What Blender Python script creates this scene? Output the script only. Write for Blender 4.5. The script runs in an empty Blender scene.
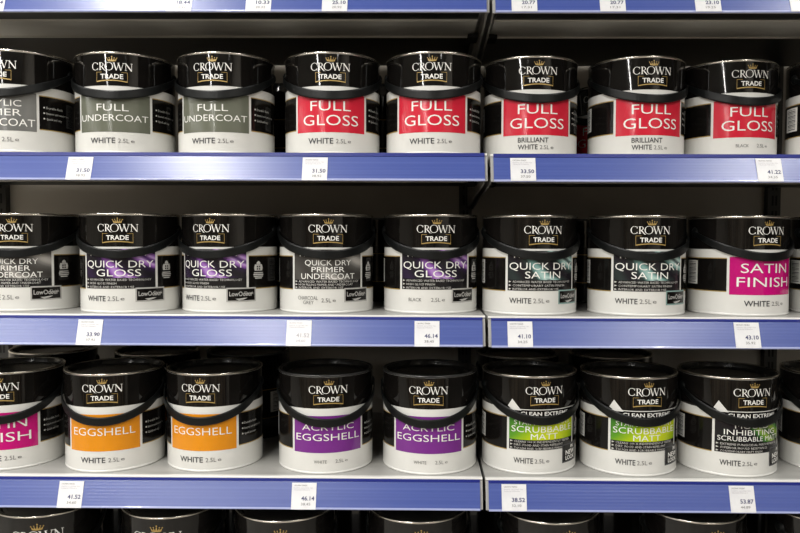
import bpy, bmesh, math, random
from mathutils import Vector, Matrix
random.seed(7)
R_ = math.radians
scene = bpy.context.scene
COL = scene.collection
EYE = 1.35                      # eye height above the shop floor

# ------------------------------------------------------------------ camera
cam_d = bpy.data.cameras.new('camera')
cam = bpy.data.objects.new('camera', cam_d)
COL.objects.link(cam)
pitch, yaw, roll = 0.0396557, 0.0098291, 0.0034995
fw = Vector((-math.sin(yaw) * math.cos(pitch), math.cos(yaw) * math.cos(pitch), -math.sin(pitch)))
rt0 = Vector((math.cos(yaw), math.sin(yaw), 0)); up0 = rt0.cross(fw)
rt = rt0 * math.cos(roll) + up0 * math.sin(roll); up = rt.cross(fw)
cam.matrix_world = Matrix(((rt.x, up.x, -fw.x, 0), (rt.y, up.y, -fw.y, 0), (rt.z, up.z, -fw.z, EYE), (0, 0, 0, 1)))
cam_d.sensor_width = 36.0
cam_d.lens = 710.0 / 800.0 * 36.0
cam_d.shift_x = -14.916 / 800.0
cam_d.clip_start = 0.02
scene.camera = cam

# ------------------------------------------------------------------ world, exposure, shop lights
world = bpy.data.worlds.new('world'); scene.world = world
world.use_nodes = True
world.node_tree.nodes['Background'].inputs[0].default_value = (0.9, 0.95, 1.0, 1)
world.node_tree.nodes['Background'].inputs[1].default_value = 0.02
scene.view_settings.view_transform = 'Standard'
scene.view_settings.look = 'None'
scene.view_settings.gamma = 1.0
scene.view_settings.use_curve_mapping = False
scene.view_settings.exposure = 1.06

CEIL = 3.05
# rows of tube lights running away from the shelves, at right angles to them
LAMPS = [(x, y) for x in (-8.5, -2.8, -1.0, 1.5) for y in (0.05, -1.5, -3.05, -4.6, -6.15, -7.7, -9.2)
         if not (x > -2 and y < -4)]
LAMP_W = {-8.5: 16.0, -2.8: 20.0, -1.0: 18.0, 1.5: 11.0}
for (x, y) in LAMPS:
    ld = bpy.data.lights.new('ceiling_lamp_light', 'AREA')
    ld.shape = 'RECTANGLE'; ld.size = 0.07; ld.size_y = 1.40
    ld.energy = LAMP_W[x]; ld.color = (1.0, 0.98, 0.94)
    lo = bpy.data.objects.new('ceiling_lamp_light', ld); COL.objects.link(lo)
    lo.location = (x, y, CEIL - 0.075)

# ------------------------------------------------------------------ helpers
def mat(name, col, rough=0.5, metal=0.0, coat=0.0, spec=0.5, coat_rough=0.05):
    m = bpy.data.materials.new(name); m.use_nodes = True
    b = m.node_tree.nodes['Principled BSDF']
    b.inputs['Base Color'].default_value = (*col, 1)
    b.inputs['Roughness'].default_value = rough
    b.inputs['Metallic'].default_value = metal
    b.inputs['Coat Weight'].default_value = coat
    b.inputs['Coat Roughness'].default_value = coat_rough
    b.inputs['Specular IOR Level'].default_value = spec
    return m

def noisy(m, c1, c2, scale=(8, 8, 8), detail=3, lo=0.4, hi=0.6, rough=None):
    nt = m.node_tree; b = nt.nodes['Principled BSDF']
    tc = nt.nodes.new('ShaderNodeTexCoord'); mp = nt.nodes.new('ShaderNodeMapping')
    mp.inputs['Scale'].default_value = scale
    nz = nt.nodes.new('ShaderNodeTexNoise'); nz.inputs['Scale'].default_value = 1.0; nz.inputs['Detail'].default_value = detail
    rp = nt.nodes.new('ShaderNodeValToRGB')
    rp.color_ramp.elements[0].position = lo; rp.color_ramp.elements[0].color = (*c1, 1)
    rp.color_ramp.elements[1].position = hi; rp.color_ramp.elements[1].color = (*c2, 1)
    nt.links.new(tc.outputs['Object'], mp.inputs['Vector']); nt.links.new(mp.outputs['Vector'], nz.inputs['Vector'])
    nt.links.new(nz.outputs['Fac'], rp.inputs['Fac']); nt.links.new(rp.outputs['Color'], b.inputs['Base Color'])
    return m

def wave_mat(name, stops, scale, dist, rot, phase=0.0, fade=(-0.075, 0.010)):
    """printed swirl: distorted bands through a colour ramp"""
    m = mat(name, (0.1, 0.1, 0.1), 0.18, spec=0.35)
    nt = m.node_tree; b = nt.nodes['Principled BSDF']
    tc = nt.nodes.new('ShaderNodeTexCoord'); mp = nt.nodes.new('ShaderNodeMapping')
    mp.inputs['Rotation'].default_value = (0, rot, 0)
    w = nt.nodes.new('ShaderNodeTexWave'); w.wave_type = 'BANDS'; w.bands_direction = 'X'
    w.inputs['Scale'].default_value = scale; w.inputs['Distortion'].default_value = dist
    w.inputs['Detail'].default_value = 1.5; w.inputs['Detail Scale'].default_value = 1.2
    w.inputs['Phase Offset'].default_value = phase
    rp = nt.nodes.new('ShaderNodeValToRGB')
    rp.color_ramp.elements[0].position = stops[0][0]; rp.color_ramp.elements[0].color = (*stops[0][1], 1)
    rp.color_ramp.elements[1].position = stops[-1][0]; rp.color_ramp.elements[1].color = (*stops[-1][1], 1)
    for p, c in stops[1:-1]:
        e = rp.color_ramp.elements.new(p); e.color = (*c, 1)
    sx = nt.nodes.new('ShaderNodeSeparateXYZ'); mr = nt.nodes.new('ShaderNodeMapRange'); mu = nt.nodes.new('ShaderNodeMath'); mu.operation = 'MULTIPLY'
    mr.inputs['From Min'].default_value, mr.inputs['From Max'].default_value = fade
    nt.links.new(tc.outputs['Object'], sx.inputs[0]); nt.links.new(sx.outputs['X'], mr.inputs['Value'])
    nt.links.new(mr.outputs['Result'], mu.inputs[0]); nt.links.new(w.outputs['Fac'], mu.inputs[1])
    nt.links.new(tc.outputs['Object'], mp.inputs['Vector']); nt.links.new(mp.outputs['Vector'], w.inputs['Vector'])
    nt.links.new(mu.outputs[0], rp.inputs['Fac']); nt.links.new(rp.outputs['Color'], b.inputs['Base Color'])
    return m

def obj(name, bm, m, parent=None, smooth=False, mats=None):
    me = bpy.data.meshes.new(name); bm.to_mesh(me); bm.free()
    for mm in (mats or [m]): me.materials.append(mm)
    if smooth:
        for p in me.polygons: p.use_smooth = True
    o = bpy.data.objects.new(name, me); COL.objects.link(o)
    if parent: o.parent = parent
    return o

def empty(name, loc, rz=0.0):
    o = bpy.data.objects.new(name, None); COL.objects.link(o)
    o.location = loc; o.rotation_euler = (0, 0, rz); o.empty_display_size = 0.05
    return o

def tag(o, label=None, cat=None, group=None, kind=None):
    if label: o['label'] = label
    if cat: o['category'] = cat
    if group: o['group'] = group
    if kind: o['kind'] = kind
    return o

def copy_tree(o, parent=None):
    c = o.copy(); COL.objects.link(c)
    if parent: c.parent = parent
    for ch in list(o.children): copy_tree(ch, c)
    return c

def add_box(bm, x0, x1, y0, y1, z0, z1, mi=0):
    vs = [bm.verts.new(p) for p in ((x0, y0, z0), (x1, y0, z0), (x1, y1, z0), (x0, y1, z0), (x0, y0, z1), (x1, y0, z1), (x1, y1, z1), (x0, y1, z1))]
    for f in ((0, 3, 2, 1), (4, 5, 6, 7), (0, 1, 5, 4), (1, 2, 6, 5), (2, 3, 7, 6), (3, 0, 4, 7)):
        bm.faces.new([vs[i] for i in f]).material_index = mi

def add_prism(bm, pts, x0, x1, mi=0):
    """(y,z) outline extruded along x"""
    a = [bm.verts.new((x0, y, z)) for y, z in pts]; b = [bm.verts.new((x1, y, z)) for y, z in pts]
    n = len(pts)
    fs = [bm.faces.new(a), bm.faces.new(list(reversed(b)))]
    for i in range(n):
        j = (i + 1) % n
        fs.append(bm.faces.new((a[j], a[i], b[i], b[j])))
    for f in fs: f.material_index = mi

def lathe(bm, prof, n=64):
    rings = []
    for r, z in prof:
        if r < 1e-6: rings.append([bm.verts.new((0, 0, z))])
        else: rings.append([bm.verts.new((r * math.cos(2 * math.pi * i / n), r * math.sin(2 * math.pi * i / n), z)) for i in range(n)])
    for a, b in zip(rings, rings[1:]):
        for i in range(n):
            j = (i + 1) % n
            if len(a) == 1 and len(b) == 1: continue
            if len(a) == 1: bm.faces.new((a[0], b[j], b[i]))
            elif len(b) == 1: bm.faces.new((a[i], a[j], b[0]))
            else: bm.faces.new((a[i], a[j], b[j], b[i]))

def arc(bm, R, a0, a1, z0, z1, step=3.0, mi=0):
    """curved patch on a cylinder; angles in degrees, 0 faces -Y, + goes to +X"""
    n = max(1, int(abs(a1 - a0) / step + 0.999))
    lo, hi = [], []
    for i in range(n + 1):
        a = R_(a0 + (a1 - a0) * i / n)
        lo.append(bm.verts.new((R * math.sin(a), -R * math.cos(a), z0)))
        hi.append(bm.verts.new((R * math.sin(a), -R * math.cos(a), z1)))
    for i in range(n):
        bm.faces.new((lo[i], lo[i + 1], hi[i + 1], hi[i])).material_index = mi

# flat print -> list of (verts2d, faces)
_tc = {}
def flat_text(s, bold=0.0, res=3):
    key = (s, bold, res)
    if key in _tc: return _tc[key]
    cu = bpy.data.curves.new('t', 'FONT'); cu.body = s; cu.size = 1.0
    cu.resolution_u = res; cu.offset = bold; cu.fill_mode = 'FRONT'
    o = bpy.data.objects.new('t', cu); COL.objects.link(o)
    dg = bpy.context.evaluated_depsgraph_get(); dg.update()
    me = bpy.data.meshes.new_from_object(o.evaluated_get(dg))
    vs = [(v.co.x, v.co.y) for v in me.vertices]; fs = [tuple(p.vertices) for p in me.polygons]
    bpy.data.objects.remove(o); bpy.data.curves.remove(cu); bpy.data.meshes.remove(me)
    _tc[key] = (vs, fs)
    return vs, fs

def wrap(bm, vs, fs, R, mi=0, cut=0.004):
    """lay a flat print (u along the circumference, v up) on the cylinder"""
    t = bmesh.new()
    tv = [t.verts.new((u, 0, v)) for u, v in vs]
    for f in fs:
        try: t.faces.new([tv[i] for i in f])
        except ValueError: pass
    if vs:
        us = [u for u, v in vs]; u0, u1 = min(us), max(us)
        k = math.ceil(u0 / cut)
        while k * cut < u1:
            bmesh.ops.bisect_plane(t, geom=t.verts[:] + t.edges[:] + t.faces[:], plane_co=(k * cut, 0, 0), plane_no=(1, 0, 0))
            k += 1
    mp = {}
    for v in t.verts:
        a = v.co.x / R
        mp[v] = bm.verts.new((R * math.sin(a), -R * math.cos(a), v.co.z))
    for f in t.faces:
        nf = bm.faces.new([mp[v] for v in f.verts]); nf.material_index = mi
        nf.normal_update()
        c = nf.calc_center_median()
        if nf.normal.x * c.x + nf.normal.y * c.y < 0: nf.normal_flip()
    t.free()

def text_on(bm, s, R, ang, zc, h, w=None, bold=0.0, align='C', mi=0, res=3, cut=0.004):
    """capitals of height h (m); w = full arc width (m) or None; ang degrees of centre (or left edge when align='L')"""
    vs, fs = flat_text(s, bold, res)
    xs = [v[0] for v in vs]; x0, x1 = min(xs), max(xs)
    sy = h / 0.70
    sx = (w / (x1 - x0)) if w else sy
    off = R * R_(ang) - (x0 + x1) / 2 * sx if align == 'C' else R * R_(ang) - x0 * sx
    out = [(x * sx + off, y * sy + zc - h / 2) for x, y in vs]
    wrap(bm, out, fs, R, mi, cut)

def poly(vs, fs, pts):
    b = len(vs); vs.extend(pts); fs.append(tuple(range(b, b + len(pts))))

def stroke(vs, fs, p, q, w0, w1=None):
    w1 = w0 if w1 is None else w1
    dx, dy = q[0] - p[0], q[1] - p[1]; l = math.hypot(dx, dy) or 1
    nx, ny = -dy / l, dx / l
    poly(vs, fs, [(p[0] - nx * w0 / 2, p[1] - ny * w0 / 2), (q[0] - nx * w1 / 2, q[1] - ny * w1 / 2),
                  (q[0] + nx * w1 / 2, q[1] + ny * w1 / 2), (p[0] + nx * w0 / 2, p[1] + ny * w0 / 2)])

def ring(vs, fs, cx, cy, rx, ry, a0, a1, thick, thin, n=18):
    """stressed arc: thick where it runs upright, thin where it runs level"""
    P = []
    for i in range(n + 1):
        a = R_(a0 + (a1 - a0) * i / n); t = thin + (thick - thin) * math.cos(a) ** 2
        P.append(((cx + rx * math.cos(a), cy + ry * math.sin(a)), (cx + (rx - t) * math.cos(a), cy + (ry - thin - (t - thin) * 0.2) * math.sin(a))))
    for (o0, i0), (o1, i1) in zip(P, P[1:]): poly(vs, fs, [o0, o1, i1, i0])

def crown_word():
    """the five serif capitals C R O W N, height 1, about 5.4 wide"""
    vs, fs = [], []
    T, t = 0.145, 0.055
    # C
    ring(vs, fs, 0.50, 0.5, 0.50, 0.53, 48, 312, T, t)
    stroke(vs, fs, (0.86, 0.98), (0.86, 0.72), 0.05, 0.09); stroke(vs, fs, (0.86, 0.02), (0.86, 0.26), 0.05, 0.07)
    # R
    x = 1.05
    stroke(vs, fs, (x + .15, 0), (x + .15, 1), T); stroke(vs, fs, (x, .025), (x + .32, .025), .05); stroke(vs, fs, (x, .975), (x + .3, .975), .05)
    ring(vs, fs, x + .28, 0.73, 0.36, 0.27, -90, 90, T * .9, t); stroke(vs, fs, (x + .2, .49), (x + .32, .49), .06); stroke(vs, fs, (x + .2, .97), (x + .3, .97), .06)
    stroke(vs, fs, (x + .32, .48), (x + .80, -.08), .14, .12); stroke(vs, fs, (x + .72, -.06), (x + 1.0, -.10), .05, .03)
    # O
    x = 1.80
    ring(vs, fs, x + .58, 0.5, 0.58, 0.55, 0, 360, T, t, 32)
    # W
    x = 2.92
    for a, b, w in ((0.12, 0.45, .14), (0.45, 0.76, .06), (0.66, 1.02, .14), (1.02, 1.34, .06)):
        up_ = (a, b) in ((0.45, 0.76), (1.02, 1.34))
        stroke(vs, fs, (x + a, -.03 if up_ else 1), (x + b, 1 if up_ else -.03), w)
    for c in (0.12, 0.72, 1.34): stroke(vs, fs, (x + c - .15, .975), (x + c + .15, .975), .05)
    # N
    x = 4.42
    stroke(vs, fs, (x + .14, 0), (x + .14, 1), .065); stroke(vs, fs, (x + .88, -.05), (x + .88, 1), .065)
    stroke(vs, fs, (x + .10, 1), (x + .88, -.03), .155)
    for c, y in ((.14, .025), (.08, .975), (.88, .975)): stroke(vs, fs, (x + c - .15, y), (x + c + .15, y), .05)
    return vs, fs

def crown_mark():
    """five-pointed crown, 1 wide, 0.62 high"""
    vs, fs = [], []
    def arcy(u): return 0.05 - 0.09 * (1 - (2 * u) ** 2) + 0.06
    N = 10
    for i in range(N):
        u0, u1 = -.40 + .8 * i / N, -.40 + .8 * (i + 1) / N
        poly(vs, fs, [(u0, arcy(u0)), (u1, arcy(u1)), (u1, arcy(u1) + .11), (u0, arcy(u0) + .11)])
    for tip, base, bw in ((-.48, -.33, .17), (-.25, -.17, .17), (0, 0, .20), (.25, .17, .17), (.48, .33, .17)):
        hgt = {0: .56, .25: .42, .48: .40}[abs(tip)]
        poly(vs, fs, [(base - bw / 2, arcy(base) + .10), (base + bw / 2, arcy(base) + .10), (tip, hgt)])
        r = .055 if tip else .07
        poly(vs, fs, [(tip + r * math.cos(k * math.pi / 4), hgt + .02 + r * math.sin(k * math.pi / 4)) for k in range(8)])
    return vs, fs

def xf(vf, sx, sy, ox, oy):
    return [(x * sx + ox, y * sy + oy) for x, y in vf[0]], vf[1]

# ------------------------------------------------------------------ materials
M = {}
M['white_tin'] = noisy(mat('white_tin', (0.8, 0.8, 0.76), 0.28, coat=0.25), (0.745, 0.74, 0.705), (0.765, 0.76, 0.725), (30, 30, 30))
M['black_gloss'] = noisy(mat('black_gloss', (0.006, 0.005, 0.005), 0.05), (0.005, 0.0045, 0.004), (0.007, 0.006, 0.0055), (20, 20, 20))
M['black_print'] = noisy(mat('black_print', (0.006, 0.005, 0.005), 0.15, spec=0.25), (0.005, 0.0045, 0.004), (0.007, 0.006, 0.0055), (20, 20, 20))
M['lid'] = noisy(mat('lid', (0.012, 0.012, 0.011), 0.22), (0.011, 0.011, 0.010), (0.017, 0.016, 0.015), (20, 20, 20))
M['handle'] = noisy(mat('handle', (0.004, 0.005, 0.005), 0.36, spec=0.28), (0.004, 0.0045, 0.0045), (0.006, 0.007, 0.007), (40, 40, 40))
M['rim'] = noisy(mat('rim', (0.75, 0.70, 0.60), 0.22, metal=1.0), (0.70, 0.66, 0.58), (0.80, 0.76, 0.68), (30, 30, 30))
M['dark_rim'] = noisy(mat('dark_rim', (0.06, 0.06, 0.06), 0.22, metal=0.3), (0.045, 0.045, 0.045), (0.07, 0.07, 0.068), (30, 30, 30))
M['gold'] = mat('gold_print', (0.40, 0.27, 0.085), 0.35, metal=0.2)
M['silver'] = mat('silver_print', (0.42, 0.41, 0.39), 0.4)
M['ink_white'] = mat('white_ink', (0.82, 0.81, 0.77), 0.4)
M['ink_dim'] = mat('pale_ink', (0.55, 0.54, 0.51), 0.4)
M['ink_dark'] = mat('dark_ink', (0.035, 0.035, 0.04), 0.4)
M['ink_grey'] = mat('grey_ink', (0.16, 0.155, 0.15), 0.4)
M['ink_blue'] = mat('blue_ink', (0.045, 0.05, 0.14), 0.5)
M['ink_faint'] = mat('faint_ink', (0.42, 0.40, 0.44), 0.5)
def flatlabel(n, c):
    d = tuple(v * 0.95 for v in c)
    return noisy(mat(n, c, 0.14, spec=0.45), d, c, (40, 40, 40))
M['red'] = flatlabel('red_label', (0.60, 0.022, 0.045))
M['olive'] = flatlabel('olive_grey_label', (0.135, 0.142, 0.108))
M['grey'] = flatlabel('grey_label', (0.16, 0.16, 0.152))
M['magenta'] = flatlabel('magenta_label', (0.52, 0.006, 0.17))
M['orange'] = flatlabel('orange_label', (0.72, 0.265, 0.012))
M['purple'] = flatlabel('purple_label', (0.18, 0.028, 0.24))
K = (0.014, 0.012, 0.016)
M['swirl_purple'] = wave_mat('purple_swirl_label', [(0.0, K), (0.45, (0.03, 0.016, 0.05)), (0.68, (0.24, 0.09, 0.36)), (0.90, (0.50, 0.31, 0.64)), (1.0, (0.08, 0.03, 0.14))], 7, 5.5, 0.9, 0.6)
M['swirl_grey'] = wave_mat('grey_swirl_label', [(0.0, (0.05, 0.046, 0.042)), (0.5, (0.10, 0.095, 0.088)), (0.8, (0.22, 0.21, 0.195)), (1.0, (0.42, 0.40, 0.37))], 7, 5.5, 0.9, 0.6)
M['swirl_teal'] = wave_mat('teal_swirl_label', [(0.0, K), (0.45, (0.03, 0.045, 0.042)), (0.68, (0.16, 0.30, 0.28)), (0.92, (0.46, 0.64, 0.60)), (1.0, (0.06, 0.10, 0.10))], 7, 5.5, 0.9, 0.6)
M['swirl_green'] = wave_mat('green_label', [(0.0, (0.035, 0.15, 0.020)), (0.35, (0.10, 0.30, 0.02)), (0.7, (0.36, 0.50, 0.012)), (1.0, (0.55, 0.62, 0.02))], 2.2, 1.4, 2.4, 1.2, fade=(-0.5, -0.3))
M['swirl_mould'] = wave_mat('dark_green_label', [(0.0, K), (0.40, (0.015, 0.02, 0.012)), (0.62, (0.045, 0.17, 0.03)), (0.90, (0.26, 0.40, 0.05)), (1.0, (0.05, 0.10, 0.03))], 4.4, 2.0, 0.85, 2.2, fade=(-0.06, 0.0))
M['strip'] = mat('dark_strip_label', (0.013, 0.012, 0.013), 0.2, spec=0.35)

# rails: blue glossy plastic, fine streaks run along the length
def rail_mat():
    m = mat('blue_rail', (0.02, 0.06, 0.38), 0.30, coat=0.8, coat_rough=0.24)
    return noisy(m, (0.042, 0.072, 0.295), (0.056, 0.090, 0.325), (0.4, 260, 260), 2, 0.35, 0.65)
M['rail'] = rail_mat()
M['bead_highlight'] = mat('painted_bead_highlight', (0.36, 0.40, 0.66), 0.2, coat=0.5)  # highlight along the bead put in as a paler base colour
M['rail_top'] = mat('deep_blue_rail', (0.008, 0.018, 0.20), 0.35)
M['deck'] = noisy(mat('deck', (0.60, 0.59, 0.56), 0.38), (0.33, 0.325, 0.31), (0.38, 0.375, 0.355), (6, 30, 6))
M['edge'] = mat('edge', (0.72, 0.71, 0.68), 0.3)
M['steel'] = noisy(mat('steel', (0.33, 0.32, 0.29), 0.40), (0.60, 0.585, 0.54), (0.66, 0.645, 0.60), (5, 20, 20))
M['bracket'] = noisy(mat('bracket', (0.30, 0.29, 0.26), 0.45), (0.20, 0.192, 0.175), (0.27, 0.26, 0.24), (20, 20, 20))
M['panel'] = noisy(mat('back_panel', (0.3, 0.28, 0.25), 0.5), (0.50, 0.46, 0.40), (0.56, 0.52, 0.455), (4, 4, 4))
M['upright'] = mat('upright', (0.05, 0.048, 0.044), 0.5)
M['slot'] = mat('slot', (0.008, 0.008, 0.008), 0.8)
M['card'] = noisy(mat('card', (0.82, 0.82, 0.84), 0.35), (0.70, 0.70, 0.72), (0.75, 0.75, 0.76), (60, 60, 60))
M['floor'] = noisy(mat('floor', (0.42, 0.41, 0.38), 0.35), (0.34, 0.325, 0.29), (0.40, 0.38, 0.345), (2, 2, 2))
M['ceiling'] = noisy(mat('ceiling', (0.6, 0.6, 0.58), 0.8), (0.30, 0.30, 0.29), (0.34, 0.34, 0.33), (3, 3, 3))
M['lamp_frame'] = mat('lamp_frame', (0.7, 0.7, 0.7), 0.5)

def aisle_mat():
    """the shelving run across the aisle: tall upright bands of goods"""
    m = mat('aisle', (0.1, 0.1, 0.1), 0.6)
    nt = m.node_tree; b = nt.nodes['Principled BSDF']
    tc = nt.nodes.new('ShaderNodeTexCoord'); mp = nt.nodes.new('ShaderNodeMapping')
    mp.inputs['Scale'].default_value = (3.2, 0, 0.5)
    nz = nt.nodes.new('ShaderNodeTexNoise'); nz.inputs['Scale'].default_value = 1.0; nz.inputs['Detail'].default_value = 4
    rp = nt.nodes.new('ShaderNodeValToRGB'); rp.color_ramp.interpolation = 'CONSTANT'
    rp.color_ramp.elements[0].position = 0.0; rp.color_ramp.elements[0].color = (0.02, 0.018, 0.016, 1)
    rp.color_ramp.elements[1].position = 0.70; rp.color_ramp.elements[1].color = (0.45, 0.36, 0.24, 1)
    for p, c in ((0.42, (0.34, 0.27, 0.20)), (0.47, (0.16, 0.14, 0.115)), (0.51, (0.62, 0.46, 0.30)), (0.55, (0.20, 0.17, 0.14)), (0.60, (0.62, 0.57, 0.48))):
        e = rp.color_ramp.elements.new(p); e.color = (*c, 1)
    nt.links.new(tc.outputs['Object'], mp.inputs['Vector']); nt.links.new(mp.outputs['Vector'], nz.inputs['Vector'])
    nt.links.new(nz.outputs['Fac'], rp.inputs['Fac']); nt.links.new(rp.outputs['Color'], b.inputs['Base Color'])
    return m
M['aisle'] = aisle_mat()
M['far_wall'] = noisy(mat('far_wall', (0.05, 0.05, 0.05), 0.7), (0.04, 0.038, 0.034), (0.06, 0.057, 0.05), (2, 2, 2))
M['end_wall'] = noisy(mat('end_wall', (0.45, 0.42, 0.37), 0.7), (0.40, 0.37, 0.32), (0.48, 0.45, 0.40), (2, 2, 2))

# ------------------------------------------------------------------ the shop around the shelves
def struct(name, x0, x1, y0, y1, z0, z1, m):
    bm = bmesh.new(); add_box(bm, x0, x1, y0, y1, z0, z1)
    return tag(obj(name, bm, m), kind='structure')
BACK = 1.62
YF = -11.0
struct('floor', -12, 7, YF, BACK + 0.05, -0.05, 0.0, M['floor'])
struct('ceiling', -12, 7, YF, BACK + 0.05, CEIL, CEIL + 0.05, M['ceiling'])
struct('wall_back', -12, 7, BACK, BACK + 0.05, 0.0, CEIL, M['panel'])
struct('trim_99', -12, 2.2, -1.95, -1.70, 0.0, 1.02, M['aisle'])
struct('wall_front', -12, 7, YF - 0.05, YF, 0.0, CEIL, M['aisle'])
struct('wall_left', -12.05, -12, YF, BACK + 0.05, 0.0, CEIL, M['end_wall'])
struct('wall_right', 7, 7.05, YF, BACK + 0.05, 0.0, CEIL, M['end_wall'])
struct('wall_inner', 2.3, 2.45, YF, -1.2, 0.0, CEIL, M['end_wall'])
for i, (x, y) in enumerate(LAMPS):
    bm = bmesh.new()
    add_box(bm, x - 0.13, x + 0.13, y - 0.73, y + 0.73, CEIL - 0.06, CEIL)
    add_box(bm, x - 0.13, x - 0.112, y - 0.73, y + 0.73, CEIL - 0.085, CEIL - 0.06); add_box(bm, x + 0.112, x + 0.13, y - 0.73, y + 0.73, CEIL - 0.085, CEIL - 0.06)
    add_box(bm, x - 0.112, x + 0.112, y - 0.73, y - 0.712, CEIL - 0.085, CEIL - 0.06); add_box(bm, x - 0.112, x + 0.112, y + 0.712, y + 0.73, CEIL - 0.085, CEIL - 0.06)
    tag(obj('trim_%d' % (i + 1), bm, M['lamp_frame']), kind='structure')

# ------------------------------------------------------------------ shelving
DECK = [0.4060, 0.1385, -0.1265, -0.3952, -0.6615]       # deck heights about the eye
GAPX = [0.1085, 0.1078, 0.1062, 0.1040, 0.1020]
RAIL_Y0, RAIL_Z0 = 1.1565, -0.0065
RAIL_Y1, RAIL_ZB = 1.1435, -0.0492
def make_shelf(k, x0, x1, label, dz=0.0):
    z = EYE + DECK[k] + dz
    e0 = 0.0024 if k < 2 else 0.0                        # upper rails are a touch shallower
    RAIL_Z1 = RAIL_ZB + e0
    t = empty('shelf', (0, 0, z)); tag(t, label, 'shelf', 'steel shelves with blue price rails')
    bm = bmesh.new()
    # deck with a folded front flange
    add_prism(bm, [(1.1690, -0.0003), (1.1690, -0.0042), (1.1600, -0.0045), (1.1588, -0.0055), (1.1470, -0.0482 + e0), (1.1485, -0.0488 + e0), (1.1610, -0.0060), (1.168, -0.020), (BACK - 0.02, -0.020), (BACK - 0.02, -0.0003)], x0, x1)
    obj('deck', bm, M['deck'], t)
    bm = bmesh.new()
    # price rail: an upright lip on top, a sloped face with fine ridges, a rounded bead below
    pts = [(1.1578, -0.0022), (1.1558, -0.0026), (1.1552, -0.0062)] if k > 1 else [(1.1585, -0.0001), (1.1558, -0.0002), (1.1552, -0.0058)]
    n = 16
    for i in range(n + 1):
        u = i / n
        pts.append((RAIL_Y0 + (RAIL_Y1 - RAIL_Y0) * u - (0.00006 if i % 2 else 0) - 0.0005, RAIL_Z0 + (RAIL_Z1 + 0.004 - RAIL_Z0) * u))
    for a in range(0, 181, 30):
        pts.append((RAIL_Y1 + 0.0006 - 0.0018 * math.cos(R_(a - 20)) , RAIL_Z1 + 0.0018 - 0.0018 * math.sin(R_(a - 20))))
    pts += [(1.1464, -0.0478 + e0), (1.1582, -0.0070)]
    add_prism(bm, pts, x0 + 0.0045, x1 - 0.0045)
    o = obj('price_rail', bm, M['rail'], t, mats=[M['rail'], M['rail_top'], M['bead_highlight']])
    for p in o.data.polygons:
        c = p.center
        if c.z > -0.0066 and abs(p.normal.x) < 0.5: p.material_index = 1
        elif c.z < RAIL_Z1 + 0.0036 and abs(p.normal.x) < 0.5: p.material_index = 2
    o['label'] = 'blue plastic price rail'
    bm = bmesh.new()
    pe = [(1.1680, 0.0)]
    for a in range(90, 211, 20): pe.append((1.1610 + 0.0022 * math.cos(R_(a)), -0.0019 + 0.0022 * math.sin(R_(a))))
    add_prism(bm, pe + [(1.1640, -0.0040), (1.1680, -0.0040)], x0, x1)
    if k < 2: bm.free(); bm = bmesh.new(); add_prism(bm, [(1.168, -0.0004), (1.160, -0.0004), (1.159, -0.004), (1.168, -0.004)], x0, x1)
    e = obj('edge_strip', bm, M['edge'], t); e['label'] = 'pale rounded front edge'
    bm = bmesh.new()
    add_prism(bm, [(1.2345, -0.0200), (1.2345, -0.0335), (1.2365, -0.0335), (1.2365, -0.0315), (1.3315, -0.0315), (1.3315, -0.0345), (1.3340, -0.0345), (1.3340, -0.0200)], x0 + 0.012, x1 - 0.012)
    obj('stiffener', bm, M['steel'], t)
    bm = bmesh.new(); add_box(bm, x0 + 0.012, x1 - 0.012, 1.3345, 1.5995, -0.0212, -0.0203); obj('underside_shade', bm, M['handle'], t)  # thin dark sheet painting in the shade under the deck behind the stiffener
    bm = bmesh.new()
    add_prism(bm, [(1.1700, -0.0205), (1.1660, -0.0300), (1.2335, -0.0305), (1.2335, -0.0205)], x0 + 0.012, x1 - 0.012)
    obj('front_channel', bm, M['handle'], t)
    for xa, xb in ((x0 + 0.006, x0 + 0.024), (x1 - 0.024, x1 - 0.006)):
        bm = bmesh.new(); add_box(bm, xa, xb, 1.305, 1.345, -0.0410, -0.0350); add_box(bm, xa + 0.004, xb - 0.004, 1.315, 1.330, -0.0350, -0.0315); obj('clip', bm, M['slot'], t)
    for xa, xb in ((x0 + 0.001, x0 + 0.004), (x1 - 0.004, x1 - 0.001)):
        bm = bmesh.new()
        add_prism(bm, [(1.170, -0.0205), (1.163, -0.0400), (1.190, -0.0470), (1.60, -0.072), (1.60, -0.0205)], xa, xb)
        obj('bracket', bm, M['bracket'], t)
    return t
SHELF_WORD = ['highest', 'second highest', 'middle', 'low', 'lowest']
LEFT0, RIGHT1 = -0.985, 1.090
for k in range(5):
    make_shelf(k, LEFT0, GAPX[k] - 0.0026, ['grey steel shelf with blue rail at upper left, above all the tins',
        'steel shelf with blue rail at left carrying grey undercoat and red gloss tins',
        'steel shelf with blue rail at left carrying purple and grey swirl tins',
        'steel shelf with blue rail at left carrying orange and purple eggshell tins',
        'lowest left steel shelf under the big black tins'][k])
    make_shelf(k, GAPX[k] + 0.0026, RIGHT1, ['grey steel shelf with blue rail at upper right, above all the tins',
        'steel shelf with blue rail at right carrying only red gloss tins',
        'steel shelf with blue rail at right carrying teal swirl tins and a magenta tin',
        'steel shelf with blue rail at right carrying green scrubbable matt tins',
        'lowest right steel shelf under the big black tins'][k], dz=-0.001)
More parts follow.
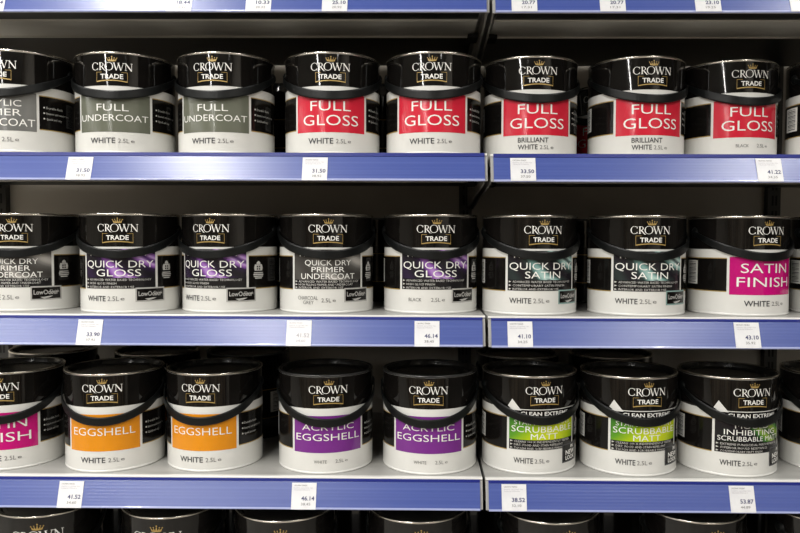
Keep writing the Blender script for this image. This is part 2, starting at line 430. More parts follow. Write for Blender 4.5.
def upright(x, label):
    bm = bmesh.new()
    add_box(bm, x - 0.014, x + 0.014, 1.601, BACK - 0.001, 0.0, 2.2, 0)
    for i in range(60):
        zz = 0.1 + i * 0.034
        add_box(bm, x - 0.006, x - 0.002, 1.6004, 1.601, zz, zz + 0.022, 1); add_box(bm, x + 0.002, x + 0.006, 1.6004, 1.601, zz, zz + 0.022, 1)
    o = obj('shelf_upright', bm, M['upright'], mats=[M['upright'], M['slot']])
    tag(o, label, 'upright', 'slotted uprights behind the shelves')
upright(0.0975, 'dark slotted steel post behind the joint between the two bays')
upright(0.7880, 'dark slotted steel post behind the right end of the shelves')
upright(-0.9560, 'dark slotted steel post behind the left end of the shelves')

# ------------------------------------------------------------------ tins
R0, H0 = 0.0825, 0.165
def zf(f): return H0 * (1 - f)
CW, CM = crown_word(), crown_mark()

def logo(parent, R, s, ztop):
    """crown, word and framed second word on the black band; s scales a 2.5 litre tin's logo; ztop = height of the crown's tip"""
    bm = bmesh.new()
    wv = xf(CW, 0.0668 * s / 5.45, 0.0120 * s, -0.0668 * s / 2, ztop - 0.0225 * s)
    wrap(bm, wv[0], wv[1], R + 0.0006, 0)
    text_on(bm, 'TRADE', R + 0.0006, 0, ztop - 0.0325 * s, 0.0074 * s, 0.0365 * s, 0.02, mi=0)
    b0, b1, hw = ztop - 0.0408 * s, ztop - 0.0256 * s, 0.0252 * s
    vs, fs = [], []
    poly(vs, fs, [(-hw, b0), (-hw + .0006 * s, b0), (-hw + .0006 * s, b1), (-hw, b1)]); poly(vs, fs, [(hw - .0006 * s, b0), (hw, b0), (hw, b1), (hw - .0006 * s, b1)])
    poly(vs, fs, [(-hw, b1 - .0006 * s), (-hw * .62, b1 - .0006 * s), (-hw * .62, b1), (-hw, b1)]); poly(vs, fs, [(hw * .62, b1 - .0006 * s), (hw, b1 - .0006 * s), (hw, b1), (hw * .62, b1)])
    N = 14
    for i in range(N):
        u0, u1 = -1 + 2 * i / N, -1 + 2 * (i + 1) / N
        y0, y1 = b0 + .0022 * s * (1 - u0 * u0), b0 + .0022 * s * (1 - u1 * u1)
        poly(vs, fs, [(u0 * hw, y0 - .0012 * s), (u1 * hw, y1 - .0012 * s), (u1 * hw, y1 + .0006 * s), (u0 * hw, y0 + .0006 * s)])
    wrap(bm, vs, fs, R + 0.0006, 1)
    obj('logo', bm, None, parent, mats=[M['ink_white'], M['gold']])
    bm = bmesh.new()
    cv = xf(CM, 0.0165 * s, 0.0145 * s, 0.0008 * s, ztop - 0.0092 * s)
    wrap(bm, cv[0], cv[1], R + 0.0009, 0)
    obj('crown_emblem', bm, M['gold'], parent)

def handle(parent, R, zl, drop, wide, s=1.0):
    """plastic bail: a strap hinged on two side lugs, hanging down in front"""
    bm = bmesh.new(); N = 48; secs = []
    for i in range(N + 1):
        a = R_(-93 + 186 * i / N); c = max(0.0, math.cos(a))
        rr = R + 0.0014 + 0.0030 * min(1, c * 1.5)
        w = (0.0075 + (wide - 0.0075) * min(1, c * 1.6)) / 2
        z = zl - drop * c ** 1.05
        th = 0.0022
        sec = []
        for dr, dz in ((0, -w), (th * .7, -w), (th, -w * .72), (th, w * .72), (th * .7, w), (0, w)):
            sec.append(bm.verts.new(((rr + dr) * math.sin(a), -(rr + dr) * math.cos(a), z + dz)))
        secs.append(sec)
    for a, b in zip(secs, secs[1:]):
        for j in range(6):
            k = (j + 1) % 6; bm.faces.new((a[j], b[j], b[k], a[k]))
    bm.faces.new(secs[0]); bm.faces.new(list(reversed(secs[-1])))
    h = obj('handle', bm, M['handle'], parent)
    for sgn in (-1, 1):
        bm = bmesh.new(); n = 20; rings = []
        for x, r in ((R - 0.001, 0.0085), (R + 0.0012, 0.0085), (R + 0.0020, 0.0078), (R + 0.0036, 0.0050), (R + 0.0042, 0.0040)):
            rings.append([bm.verts.new((sgn * x, r * s * math.cos(2 * math.pi * i / n), zl + r * s * math.sin(2 * math.pi * i / n))) for i in range(n)])
        for a, b in zip(rings, rings[1:]):
            for i in range(n): bm.faces.new((a[i], a[(i + 1) % n], b[(i + 1) % n], b[i]))
        bm.faces.new(rings[-1])
        bmesh.ops.recalc_face_normals(bm, faces=bm.faces[:])
        obj('handle_lug', bm, M['handle'], h)
    return h

def tin_shell(t, R, H, rimmat, bodymat='white_tin'):
    bm = bmesh.new()
    lathe(bm, [(0, 0.002), (R - 0.004, 0.002), (R - 0.003, 0.0), (R - 0.0008, 0.0), (R + 0.0002, 0.0015), (R + 0.0002, 0.0026), (R - 0.0006, 0.0038), (R, 0.0056), (R, H - 0.004), (R - 0.001, H - 0.003), (R - 0.0018, H - 0.013), (0, H - 0.013)], 72)
    body = obj('body', bm, M[bodymat], t, smooth=True)
    try: body.data.set_sharp_from_angle(angle=R_(35))
    except Exception: pass
    bm = bmesh.new()
    lathe(bm, [(R - 0.0015, H - 0.0040), (R + 0.0006, H - 0.0038), (R + 0.0011, H - 0.0026), (R + 0.0009, H - 0.0010), (R, H), (R - 0.0012, H - 0.0004), (R - 0.002, H - 0.002)], 72)
    obj('rim', bm, rimmat, t, smooth=True)
    bm = bmesh.new()
    lathe(bm, [(R - 0.0016, H - 0.0022), (R - 0.0035, H - 0.0010), (R - 0.0060, H - 0.0012), (R - 0.0075, H - 0.0060), (R - 0.0080, H - 0.0085), (R - 0.0120, H - 0.0088), (R - 0.0140, H - 0.0070), (R - 0.0200, H - 0.0066), (R - 0.0215, H - 0.0080), (0, H - 0.0080)], 72)
    lid = obj('lid', bm, M['lid'], t, smooth=True)
    lid.data.set_sharp_from_angle(angle=R_(20))
    return body

def make_tin(sp, drop):
    t = empty('paint_tin', (0, 0, 0))
    body = tin_shell(t, R0, H0, M[sp.get('rim', 'rim')], sp.get('body', 'white_tin'))
    Rb = R0 + 0.0003
    # black band under the rim
    bm = bmesh.new(); arc(bm, Rb, -180, 180, zf(0.337), H0 - 0.0042)
    band = obj('top_band', bm, M['black_gloss'], t, smooth=True)
    logo(band, R0, 1.0, zf(0.049))
    # front label
    top, bot = sp['z']; hw = 42.3
    bm = bmesh.new()
    if 'strip' in sp:
        arc(bm, Rb, -hw, hw, zf(sp['strip']), zf(top), mi=0); arc(bm, Rb, -hw, hw, zf(bot), zf(sp['strip']), mi=1)
        mats = [M[sp['mat']], M['strip']]
    else:
        arc(bm, Rb, -hw, hw, zf(bot), zf(top)); mats = [M[sp['mat']]]
    fl = obj('front_label', bm, None, t, smooth=True, mats=mats)
    fl['label'] = sp['look']
    bm = bmesh.new()
    for s, f0, f1, w in sp['lines']:
        text_on(bm, s, R0 + 0.0006, 0, zf((f0 + f1) / 2), (f1 - f0) * H0, w, sp.get('bold', -0.004))
    obj('lettering', bm, M['ink_white'], fl)
    if 'small' in sp:
        bm = bmesh.new()
        n = len(sp['small']); f0 = sp['strip']; st = (bot - f0) / n
        for i, (s, w) in enumerate(sp['small']):
            fc = f0 + st * (i + 0.52)
            text_on(bm, s, R0 + 0.0006, -36, zf(fc), 0.0036, w, 0.0, 'L', res=1, cut=0.006)
            vs, fs = [], []
            u = R0 * R_(-41); poly(vs, fs, [(u, zf(fc) - .0016), (u + .0045, zf(fc)), (u, zf(fc) + .0016)]); wrap(bm, vs, fs, R0 + 0.0006)
        obj('small_print', bm, M['ink_dim'], fl)
    if sp.get('banner'):
        bm = bmesh.new(); arc(bm, Rb, -hw + 5, hw, zf(0.420), zf(0.346)); bn = obj('banner', bm, M['black_print'], t, smooth=True)
        bm = bmesh.new(); text_on(bm, 'CLEAN EXTREME', R0 + 0.0006, 2, zf(0.381), 0.0062, 0.088, 0.02); obj('banner_lettering', bm, M['ink_white'], bn)
        vs, fs = [], []                                   # the slanted white tail over the band
        poly(vs, fs, [(-0.0640, zf(0.315)), (-0.0545, zf(0.352)), (-0.040, zf(0.352)), (-0.0560, zf(0.240))])
        bm = bmesh.new(); wrap(bm, vs, fs, R0 + 0.0007); obj('label_tail', bm, M['white_tin'], t)
        vs, fs = [], []
        poly(vs, fs, [(-0.0850, zf(0.31)), (-0.0640, zf(0.335)), (-0.0480, zf(0.43)), (-0.0640, zf(0.43)), (-0.0850, zf(0.36))])
        bm = bmesh.new(); wrap(bm, vs, fs, R0 + 0.0005); obj('banner_fold', bm, M['black_print'], t)
    # black side panels with gold edges
    for sgn in (-1, 1):
        bm = bmesh.new()
        arc(bm, Rb, sgn * 45.2, sgn * 165, zf(0.757), zf(0.432), mi=0)
        arc(bm, Rb, sgn * 45.2, sgn * 165, zf(0.766), zf(0.757), mi=1); arc(bm, Rb, sgn * 45.2, sgn * 165, zf(0.432), zf(0.423), mi=1)
        bmesh.ops.recalc_face_normals(bm, faces=bm.faces[:])
        spn = obj('side_panel', bm, None, t, smooth=True, mats=[M['black_print'], M['gold']])
        if sgn < 0:
            bm = bmesh.new(); arc(bm, R0 + 0.0006, -106, -83, zf(0.70), zf(0.455), mi=0)
            for i in range(14):
                f = 0.472 + 0.0155 * i
                arc(bm, R0 + 0.0008, -102, -86, zf(f + 0.004 + 0.004 * ((i * 5) % 3)/2), zf(f), mi=1)
            obj('barcode', bm, None, spn, smooth=True, mats=[M['ink_white'], M['ink_dark']])
        elif sp['right'] == 'bullets':
            bm = bmesh.new()
            for i, (s, w) in enumerate((('Durable finish', 0.030), ('Interior and exterior use', 0.044), ('Quick and easy', 0.028))):
                text_on(bm, s, R0 + 0.0006, 53, zf(0.540 + 0.055 * i), 0.0038, w, 0.0, 'L', res=1)
                vs, fs = [], []; u = R0 * R_(50); zz = zf(0.540 + 0.055 * i); poly(vs, fs, [(u, zz - .0012), (u + .0026, zz - .0012), (u + .0026, zz + .0012), (u, zz + .0012)]); wrap(bm, vs, fs, R0 + 0.0006)
            obj('side_print', bm, M['ink_dim'], spn)
        else:
            bm = bmesh.new(); vs, fs = [], []; u = R0 * R_(58.5); z0 = zf(0.58)
            poly(vs, fs, [(u - .0078, z0), (u + .0078, z0), (u + .0088, z0 + .005), (u + .0072, z0 + .0105), (u - .0072, z0 + .0105), (u - .0088, z0 + .005)])
            poly(vs, fs, [(u - .0042, z0 + .0108), (u + .0042, z0 + .0108), (u + .0034, z0 + .0140), (u, z0 + .0165), (u - .0034, z0 + .0140)])
            wrap(bm, vs, fs, R0 + 0.0006, 0)
            vs, fs = [], []                                # the shield and its quarters
            for px, pz in ((-.0022, .0028), (.0022, .0028), (-.0022, .0068), (.0022, .0068)):
                poly(vs, fs, [(u + px - .0013, z0 + pz - .0013), (u + px + .0013, z0 + pz - .0013), (u + px + .0013, z0 + pz + .0013), (u + px - .0013, z0 + pz + .0013)])
            wrap(bm, vs, fs, R0 + 0.0008, 1)
            for i, w in enumerate((0.0185, 0.0205, 0.0190, 0.014)):
                vs, fs = [], []; zz = z0 - .0036 - .0030 * i; poly(vs, fs, [(u - w / 2, zz - .0009), (u + w / 2, zz - .0009), (u + w / 2, zz + .0009), (u - w / 2, zz + .0009)]); wrap(bm, vs, fs, R0 + 0.0006, 0)
            obj('crest', bm, None, spn, mats=[M['ink_dim'], M['black_print']])
    # shade and size on the white foot
    for s, ang, f, h, w, al, mk in sp['foot']:
        bm = bmesh.new(); text_on(bm, s, R0 + 0.0005, ang, zf(f), h, w, 0.012 if mk == 'ink_dark' else 0.0, al); obj('shade_name' if len(s) > 3 and s[0] != '2' else 'size_mark', bm, M[mk], body)
    if 'badge' in sp:
        kind, fr, a0, a1, f0, f1 = sp['badge']
        bm = bmesh.new()
        arc(bm, R0 + 0.0006, a0, a1, zf(f1), zf(f0), mi=0); arc(bm, R0 + 0.0008, a0 + 1.6, a1 - 1.6, zf(f1 - 0.014), zf(f0 + 0.014), mi=1)
        bd = obj('badge', bm, None, t, smooth=True, mats=[M[fr], M['black_print']])
        bm = bmesh.new(); ac = (a0 + a1) / 2
        if kind == 'odour':
            text_on(bm, 'LowOdour', R0 + 0.0011, ac - 0.5, zf(f0 + 0.062), 0.0075, 0.040, 0.015)
            text_on(bm, 'Quick', R0 + 0.0011, ac + 9, zf(f0 + 0.055), 0.0050, 0.016, 0.0)
            vs, fs = [], []; P = [(-.010, .0), (-.004, -.003), (.004, -.0015), (.011, .0015), (.003, .0012), (-.004, .0002)]
            u = R0 * R_(ac); poly(vs, fs, [(u + a, zf(f0 + 0.112) + b) for a, b in P]); wrap(bm, vs, fs, R0 + 0.0011)
        else:
            for i, (s, w, h) in enumerate((('IN', .008, .0056), ('NEW', .028, .0078), ('LOOK', .028, .0068))):
                text_on(bm, s, R0 + 0.0011, ac + (3 if i == 0 else 0), zf(f0 + 0.035 + 0.055 * i), h, w, 0.02)
        obj('badge_lettering', bm, M['ink_white'] if kind != 'odour' else M['silver'], bd)
    handle(t, R0, zf(0.165), drop, 0.0142)
    return t

def size(a, f, h, mk='ink_grey'):
    w = 2.5 * h
    return [('2.5L', a, f, h, w, 'L', mk), ('e', a + math.degrees(w / R0) + 1.6, f - 0.001, h * 0.80, h * 0.85, 'L', mk)]
def foot(shade, small=False):
    if shade == 'BRILLIANT WHITE':
        return [('BRILLIANT', -23.5, 0.838, 0.0080, 0.052, 'L', 'ink_dark'), ('WHITE', -23.5, 0.908, 0.0080, 0.0335, 'L', 'ink_dark')] + size(2.0, 0.910, 0.0066)
    if shade == 'CHARCOAL GREY':
        return [('CHARCOAL', -37, 0.845, 0.0062, 0.036, 'L', 'ink_grey'), ('GREY', -30, 0.89, 0.0058, 0.019, 'L', 'ink_grey')] + size(-8, 0.868, 0.0066)
    if small:
        return [(shade, -17, 0.874, 0.0052, 0.0216, 'L', 'ink_grey')] + size(8, 0.872, 0.0058)
    return [(shade, -26.5, 0.874, 0.0090, 0.0430, 'L', 'ink_dark')] + size(6.2, 0.876, 0.0070)
def foot2(shade, small=False):                             # the slimmer lettering of the middle shelf
    if shade == 'BLACK':
        return [('BLACK', -33, 0.858, 0.0056, 0.023, 'L', 'ink_grey')] + size(-6, 0.858, 0.0064)
    return [(shade, -40, 0.855, 0.0088, 0.0374, 'L', 'ink_dark')] + size(-12.0, 0.855, 0.0076)
def foot3(shade):
    return [(shade, -36.5, 0.858, 0.0090, 0.0330, 'L', 'ink_dark')] + size(-12.0, 0.860, 0.0070)

ADV = [('ADVANCED WATER BASED TECHNOLOGY', 0.106), ('HIGH GLOSS FINISH', 0.050), ('INTERIOR AND EXTERIOR USE', 0.078)]
ADVS = [('ADVANCED WATER BASED TECHNOLOGY', 0.106), ('CONTEMPORARY SATIN FINISH', 0.092), ('INTERIOR AND EXTERIOR USE', 0.080)]
ADVP = [('ADVANCED WATER BASED TECHNOLOGY', 0.108), ('HIGH FILLING PRIMER AND UNDERCOAT', 0.096), ('INTERIOR AND EXTERIOR USE', 0.078)]
SCR = [('CLEANS 100 X INDEPENDENTLY TESTED', 0.104), ('DIRT, FOOD AND STAIN REPELLENT', 0.088), ('TOUGH AND SCRUBBABLE FINISH', 0.086)]
MLD = [('EXTREME FUNGICIDAL PERFORMANCE', 0.104), ('SUPERIOR MOULD RESISTANCE', 0.080), ('CONTEMPORARY MATT FINISH', 0.070)]
Z1 = (0.412, 0.790)
UC = [('FULL', 0.513, 0.583, 0.052), ('UNDERCOAT', 0.618, 0.682, 0.116)]
GL = [('FULL', 0.480, 0.578, 0.069), ('GLOSS', 0.618, 0.722, 0.096)]
QG = [('FASTFLOW', 0.372, 0.430, 0.100), ('QUICK DRY', 0.474, 0.545, 0.116), ('GLOSS', 0.562, 0.632, 0.074)]
QS = [('FASTFLOW', 0.372, 0.430, 0.100), ('QUICK DRY', 0.474, 0.545, 0.116), ('SATIN', 0.562, 0.632, 0.062)]
QP = [('FASTFLOW', 0.372, 0.430, 0.100), ('QUICK DRY', 0.462, 0.518, 0.080), ('PRIMER', 0.532, 0.585, 0.056), ('UNDERCOAT', 0.598, 0.655, 0.094)]
ZQ = (0.358, 0.757)
OD = ('odour', 'silver', 19, 54, 0.748, 0.892)
SPEC = {
 'undercoat': dict(mat='olive', z=Z1, lines=UC, right='bullets', foot=foot('WHITE'), look='olive grey label'),
 'acrylic_primer': dict(mat='grey', z=Z1, lines=[('ACRYLIC', 0.490, 0.552, 0.078), ('PRIMER', 0.578, 0.645, 0.078), ('UNDERCOAT', 0.672, 0.745, 0.118)], right='bullets', foot=foot('WHITE'), look='mid grey label'),
 'gloss': dict(mat='red', z=Z1, lines=GL, right='bullets', foot=foot('WHITE'), look='red label'),
 'gloss_brilliant': dict(mat='red', z=Z1, lines=GL, right='bullets', foot=foot('BRILLIANT WHITE'), look='red label'),
 'gloss_black': dict(mat='red', z=Z1, lines=GL, right='bullets', foot=foot('BLACK', True), look='red label'),
 'qd_gloss': dict(mat='swirl_purple', z=ZQ, strip=0.648, lines=QG, small=ADV, right='crest', foot=foot2('WHITE'), badge=OD, look='dark label with a purple swirl'),
 'qd_gloss_black': dict(mat='swirl_purple', z=ZQ, strip=0.648, lines=QG, small=ADV, right='crest', foot=foot2('BLACK'), badge=OD, look='dark label with a purple swirl'),
 'qd_satin': dict(mat='swirl_teal', z=ZQ, strip=0.648, lines=QS, small=ADVS, right='crest', foot=foot2('WHITE'), badge=('odour', 'teal_ink', 19, 54, 0.748, 0.892), look='dark label with a teal swirl'),
 'qd_primer': dict(mat='swirl_grey', z=ZQ, strip=0.664, lines=QP, small=ADVP, right='crest', foot=foot2('WHITE'), badge=OD, look='grey swirl label'),
 'qd_primer_charcoal': dict(mat='swirl_grey', z=ZQ, strip=0.664, lines=QP, small=ADVP, right='crest', foot=foot('CHARCOAL GREY'), badge=OD, look='grey swirl label'),
 'satin_finish': dict(mat='magenta', z=Z1, lines=[('SATIN', 0.475, 0.570, 0.088), ('FINISH', 0.612, 0.708, 0.100)], right='bullets', foot=foot('WHITE'), look='magenta label'),
 'eggshell': dict(mat='orange', z=(0.412, 0.785), lines=[('EGGSHELL', 0.548, 0.626, 0.106)], right='bullets', foot=foot('WHITE'), look='orange label', bold=-0.008),
 'acrylic_eggshell': dict(mat='purple', z=(0.412, 0.785), lines=[('ACRYLIC', 0.498, 0.558, 0.091), ('EGGSHELL', 0.592, 0.662, 0.114)], right='bullets', foot=foot('WHITE', True), look='purple label', rim='dark_rim'),
 'scrubbable': dict(mat='swirl_green', z=(0.412, 0.750), strip=0.648, lines=[('STAIN RESISTANT', 0.450, 0.496, 0.105), ('SCRUBBABLE', 0.508, 0.570, 0.114), ('MATT', 0.582, 0.640, 0.048)], small=SCR, right='none', banner=True, foot=foot3('WHITE'), badge=('award', 'ink_dark', 24, 54, 0.715, 0.905), look='bright green label'),
 'mould': dict(mat='swirl_mould', z=(0.412, 0.758), strip=0.652, lines=[('MOULD', 0.458, 0.508, 0.060), ('INHIBITING', 0.520, 0.575, 0.094), ('SCRUBBABLE MATT', 0.588, 0.636, 0.114)], small=MLD, right='none', banner=True, foot=foot3('WHITE'), badge=('award', 'ink_dark', 24, 54, 0.715, 0.905), look='dark label with green streaks'),
}
M['teal_ink'] = mat('teal_ink', (0.22, 0.34, 0.32), 0.4)

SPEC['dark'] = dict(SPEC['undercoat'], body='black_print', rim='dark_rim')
_proto = {}
def place(kind, x, y, rot, k, label, drop, dz=0.0):
    key = (kind, drop)
    if key not in _proto:
        o = make_tin(SPEC[kind], drop); _proto[key] = o
    else:
        o = copy_tree(_proto[key])
    o.location = (x, y, EYE + DECK[k] + dz); o.rotation_euler = (0, 0, R_(rot))
    o.scale = (1, 1, 1.018 if k == 1 else 1.014)
    tag(o, label, 'paint tin', ['', 'paint tins on the upper stocked shelf', 'paint tins on the middle shelf', 'paint tins on the lower shelf'][k])
    return o
A, B, C_ = 0.0445, 0.0405, 0.0515
RR = -0.001
row1 = [
 ('acrylic_primer', -0.6990, 1.250, -0.8, 'white tin with mid grey primer label at the far left of the upper stocked shelf', 0.0015),
 ('undercoat', -0.5257, 1.265, 7.1, 'white tin with olive grey undercoat label, beside the mid grey primer tin', 0.0015),
 ('undercoat', -0.3463, 1.265, -1.6, 'white tin with olive grey undercoat label, next to the red gloss tins', 0.0015),
 ('gloss', -0.1586, 1.265, 4.4, 'white tin with red gloss label, beside the olive grey undercoat tins', 0.0015),
 ('gloss', 0.0194, 1.262, -3.0, 'white tin with red gloss label, last on the left bay beside the shelf joint', 0.0015),
 ('gloss_brilliant', 0.1925, 1.285, 1.3, 'red gloss tin marked brilliant white, first in the right bay beside the shelf joint', 0.0005),
 ('gloss_brilliant', 0.3810, 1.285, 3.3, 'red gloss tin marked brilliant white, between its twin and the tin marked black', 0.0005),
 ('gloss_black', 0.5540, 1.308, 4.5, 'red gloss tin marked black in small letters, near the right end', 0.0005),
 ('gloss_black', 0.7330, 1.270, 6.0, 'paint tin cut off by the right edge on the upper stocked shelf, barcode showing', 0.0005)]
row2 = [
 ('qd_primer', -0.7070, 1.278, 8.3, 'tin with grey swirl primer label, far left on the middle shelf', 0),
 ('qd_gloss', -0.5176, 1.2580, 7.6, 'purple swirl gloss tin marked white, beside the grey swirl tin at far left', 0),
 ('qd_gloss', -0.3435, 1.270, -8.8, 'purple swirl gloss tin marked white, beside the charcoal grey primer tin', 0),
 ('qd_primer_charcoal', -0.1702, 1.2674, 9.3, 'tin with grey swirl primer label marked charcoal grey', 0),
 ('qd_gloss_black', 0.0153, 1.2681, 6.1, 'purple swirl gloss tin marked black, beside the shelf joint', 0),
 ('qd_satin', 0.1903, 1.2614, 8.4, 'tin with teal swirl satin label, first in the right bay beside the shelf joint', RR),
 ('qd_satin', 0.3772, 1.2560, 0.2, 'tin with teal swirl satin label, beside the magenta satin tin', RR),
 ('satin_finish', 0.5590, 1.2640, 10.5, 'tin with magenta satin finish label on the middle shelf at right', RR),
 ('satin_finish', 0.7450, 1.2650, 4.0, 'paint tin cut off by the right edge on the middle shelf beside the magenta one', RR)]
row3 = [
 ('satin_finish', -0.7312, 1.2590, 12.2, 'tin with magenta satin finish label, cut off at left on the lower shelf', 0),
 ('eggshell', -0.5467, 1.2545, 8.3, 'tin with orange eggshell label, beside the magenta tin at left', 0),
 ('eggshell', -0.3696, 1.2610, -1.7, 'tin with orange eggshell label, next to the purple eggshell tins', 0),
 ('acrylic_eggshell', -0.1700, 1.2540, 10.5, 'tin with plain purple eggshell label, beside the orange tins', 0),
 ('acrylic_eggshell', 0.0147, 1.2530, -2.0, 'tin with plain purple eggshell label, beside the shelf joint', 0),
 ('scrubbable', 0.1920, 1.2610, 10.7, 'tin with bright green scrubbable matt label, beside the shelf joint', RR),
 ('scrubbable', 0.3668, 1.2550, 6.9, 'tin with bright green scrubbable matt label, next to the mould inhibiting tin', RR),
 ('mould', 0.5410, 1.2545, 7.1, 'tin with dark green streaked mould inhibiting label, at right on the lower shelf', RR),
 ('mould', 0.7330, 1.2680, -11.0, 'paint tin cut off by the right edge on the lower shelf, side panel showing', RR)]
DROP = {'tin with grey swirl primer label, f': 0.0455, 'purple swirl gloss tin marked white': 0.0405}
for k, row, dr in ((1, row1, A), (2, row2, B), (3, row3, C_)):
    for kind, x, y, r, lab, dz in row: place(kind, x, y, r, k, lab, DROP.get(lab[:34], 0.0465 if kind in ('scrubbable', 'mould') else dr), dz)
back = [
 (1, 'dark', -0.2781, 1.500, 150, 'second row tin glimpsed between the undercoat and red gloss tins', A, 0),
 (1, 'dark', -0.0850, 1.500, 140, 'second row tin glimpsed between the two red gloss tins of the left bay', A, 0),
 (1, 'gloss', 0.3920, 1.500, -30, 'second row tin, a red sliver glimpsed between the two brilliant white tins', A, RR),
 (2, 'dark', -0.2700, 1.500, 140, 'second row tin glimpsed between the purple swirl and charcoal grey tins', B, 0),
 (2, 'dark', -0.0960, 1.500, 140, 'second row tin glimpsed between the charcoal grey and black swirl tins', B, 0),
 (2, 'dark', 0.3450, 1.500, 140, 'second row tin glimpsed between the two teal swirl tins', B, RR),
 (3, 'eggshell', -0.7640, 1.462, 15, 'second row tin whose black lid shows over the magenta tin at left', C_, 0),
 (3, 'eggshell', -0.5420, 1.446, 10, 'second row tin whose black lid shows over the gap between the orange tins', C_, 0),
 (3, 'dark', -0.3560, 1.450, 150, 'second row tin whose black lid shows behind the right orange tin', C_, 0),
 (3, 'scrubbable', 0.1960, 1.446, 10, 'second row tin whose lid shows over the left green label tin', 0.0465, RR),
 (3, 'scrubbable', 0.3850, 1.446, 10, 'second row tin whose lid shows over the right green label tin', 0.0465, RR)]
for k, kind, x, y, r, lab, dr, dz in back: place(kind, x, y, r, k, lab, dr, dz)

# big black tins on the lowest shelf
R5, H5 = 0.0890, 0.1930
def make_big(label):
    t = empty('large_paint_tin', (0, 0, 0))
    tin_shell(t, R5, H5, M['rim'], 'black_print')
    bm = bmesh.new(); arc(bm, R5 + 0.0003, -180, 180, 0.118, H5 - 0.0042)
    band = obj('top_band', bm, M['black_gloss'], t, smooth=True)
    logo(band, R5, 1.25, H5 - 0.0135)
    bm = bmesh.new(); arc(bm, R5 + 0.0003, -43, 43, 0.040, 0.108); obj('front_label', bm, M['grey'], t, smooth=True)
    handle(t, R5, H5 - 0.030, 0.055, 0.014, 1.15)
    return t
big = None
for x, y, px, lab in ((-0.668, 1.256, 14, 'large black tin below the rail, furthest left, its gold crown showing'),
                  (-0.444, 1.256, 0, 'large black tin with dark rim below the rail, second from left'),
                  (-0.240, 1.245, 4, 'large black tin below the rail under the left purple eggshell tin'),
                  (-0.005, 1.245, 3, 'large black tin below the rail under the shelf joint, on its left'),
                  (0.226, 1.245, 12, 'large black tin below the rail under the left green label tin'),
                  (0.482, 1.252, 6, 'large black tin below the rail, second from right'),
                  (0.705, 1.252, 22, 'large black tin below the rail at the right edge of the photo'),
                  (-0.640, 1.468, 150, 'second row large black tin in the dark behind the two leftmost big tins'),
                  (-0.400, 1.468, 150, 'second row large black tin in the dark, behind the second big tin'),
                  (-0.135, 1.468, 150, 'second row large black tin in the dark, left of the shelf joint'),
                  (0.105, 1.468, 150, 'second row large black tin in the dark at the shelf joint'),
                  (0.385, 1.468, 150, 'second row large black tin in the dark, right of the shelf joint'),
                  (0.640, 1.468, 150, 'second row large black tin in the dark near the right edge')):
    if big is None: o = big = make_big(lab)
    else: o = copy_tree(big)
    o.location = (x, y, EYE + DECK[4]); o.rotation_euler = (0, 0, R_(px))
    tag(o, lab, 'paint tin', 'large paint tins on the lowest shelf')

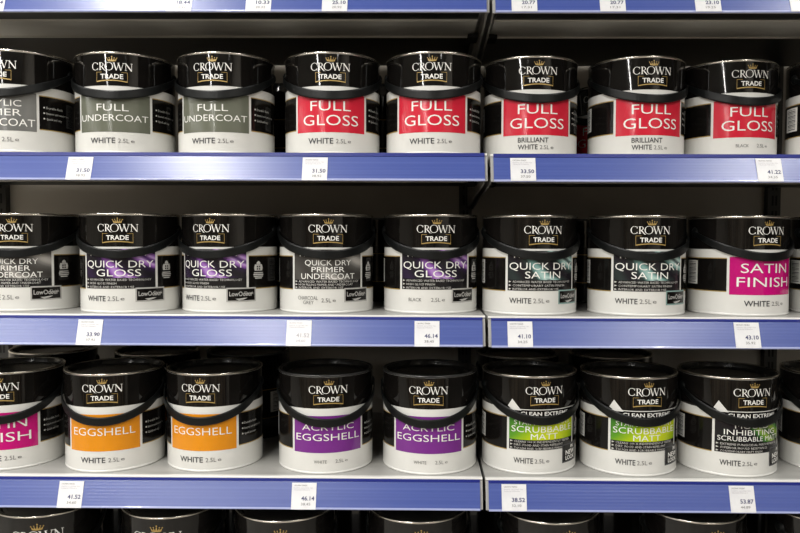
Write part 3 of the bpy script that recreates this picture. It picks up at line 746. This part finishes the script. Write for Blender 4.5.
# ------------------------------------------------------------------ price tickets on the rails
def ticket(k, x, big_, small_, label, w=0.0405, faint=False):
    zt, zb = EYE + DECK[k] - 0.0085, EYE + DECK[k] - (0.0461 if k < 2 else 0.0485)
    yt = RAIL_Y0 - 0.0005 + (RAIL_Y1 - RAIL_Y0) * 0.06; yb = RAIL_Y1 - 0.0008
    ln = math.hypot(zt - zb, yt - yb); tilt = math.atan2(yt - yb, zt - zb)
    t = empty('price_ticket', (x, (yt + yb) / 2 - 0.0004, (zt + zb) / 2)); t.rotation_euler = (-tilt, 0, 0)
    tag(t, label, 'price ticket', 'price tickets on the blue rails')
    bm = bmesh.new(); add_box(bm, -w / 2, w / 2, -0.0008, 0.0, -ln / 2, ln / 2); obj('card', bm, M['card'], t)
    bm = bmesh.new()
    def put(s, x0, zc, h, ww, mi, bold=0.0):
        vs, fs = flat_text(s, bold, 2); xs = [v[0] for v in vs]; a, b = min(xs), max(xs); sx = ww / (b - a); sy = h / .7
        vv = [bm.verts.new(((u - a) * sx + x0, -0.0011, v * sy + zc - h / 2)) for u, v in vs]
        for f in fs:
            try: bm.faces.new([vv[i] for i in f]).material_index = mi
            except ValueError: pass
    L = -w / 2 + 0.0035
    put('CROWN TRADE', L, ln / 2 - 0.0042, 0.0022, 0.022, 1 if not faint else 2)
    put('WHITE 2.5 LITRE TIN', L, ln / 2 - 0.0083, 0.0017, 0.031, 2); put('TRADE FINISH', L, ln / 2 - 0.0113, 0.0017, 0.026, 2)
    if big_:
        put(big_, -0.0040, -0.0035, 0.0064, 0.0215, 0 if not faint else 2, 0.02); put(small_, -0.0042, -0.0125, 0.0040, 0.0155, 1 if not faint else 2)
    obj('printed_price', bm, None, t, mats=[M['ink_blue'], M['ink_grey'], M['ink_faint']])
for a in (
 (0, -0.6900, '18.44', '14.52', 'price ticket cut off at the upper left corner of the top rail'),
 (0, -0.3893, '18.44', '14.52', 'price ticket on the top rail, above the left olive grey tins'),
 (0, -0.2624, '10.33', '20.32', 'price ticket on the top rail, third from left'),
 (0, -0.1406, '25.10', '20.92', 'price ticket on the top rail, above the left red gloss tin'),
 (0, 0.1613, '20.77', '17.31', 'price ticket on the top rail, just right of the joint'),
 (0, 0.3013, '20.77', '17.31', 'price ticket on the top rail, second right of the joint'),
 (0, 0.4521, '23.10', '19.25', 'price ticket on the top rail, third right of the joint'),
 (0, 0.6020, '23.10', '19.25', 'price ticket cut off at the upper right corner of the top rail'),
 (1, -0.5544, '31.50', '38.92', 'price ticket under the left olive grey undercoat tin, at left'),
 (1, -0.1732, '31.50', '38.92', 'price ticket reading 31.50 under the left red gloss tin'),
 (1, 0.1621, '33.50', '37.50', 'price ticket reading 33.50 under the first brilliant white tin'),
 (1, 0.5562, '41.22', '34.35', 'price ticket reading 41.22 under the red tin marked black'),
 (2, -0.5420, '33.90', '37.92', 'price ticket reading 33.90 under the leftmost purple swirl tin'),
 (2, 0.0087, '46.14', '38.45', 'price ticket reading 46.14 under the black purple swirl tin'),
 (2, 0.1598, '41.10', '34.25', 'price ticket reading 41.10 just right of the joint'),
 (2, 0.5268, '43.10', '35.92', 'price ticket reading 43.10 under the magenta tin at right'),
 (3, -0.5775, '41.52', '34.60', 'price ticket reading 41.52 under the left orange tin'),
 (3, -0.1924, '46.14', '38.45', 'price ticket reading 46.14 under the left purple eggshell tin'),
 (3, 0.1525, '38.52', '32.10', 'price ticket reading 38.52 under the left green label tin'),
 (3, 0.5245, '53.87', '44.89', 'price ticket reading 53.87 under the mould inhibiting tin')):
    ticket(*a)
ticket(2, -0.1998, '41.52', '34.60', 'washed out price ticket under the charcoal grey tin', faint=True)
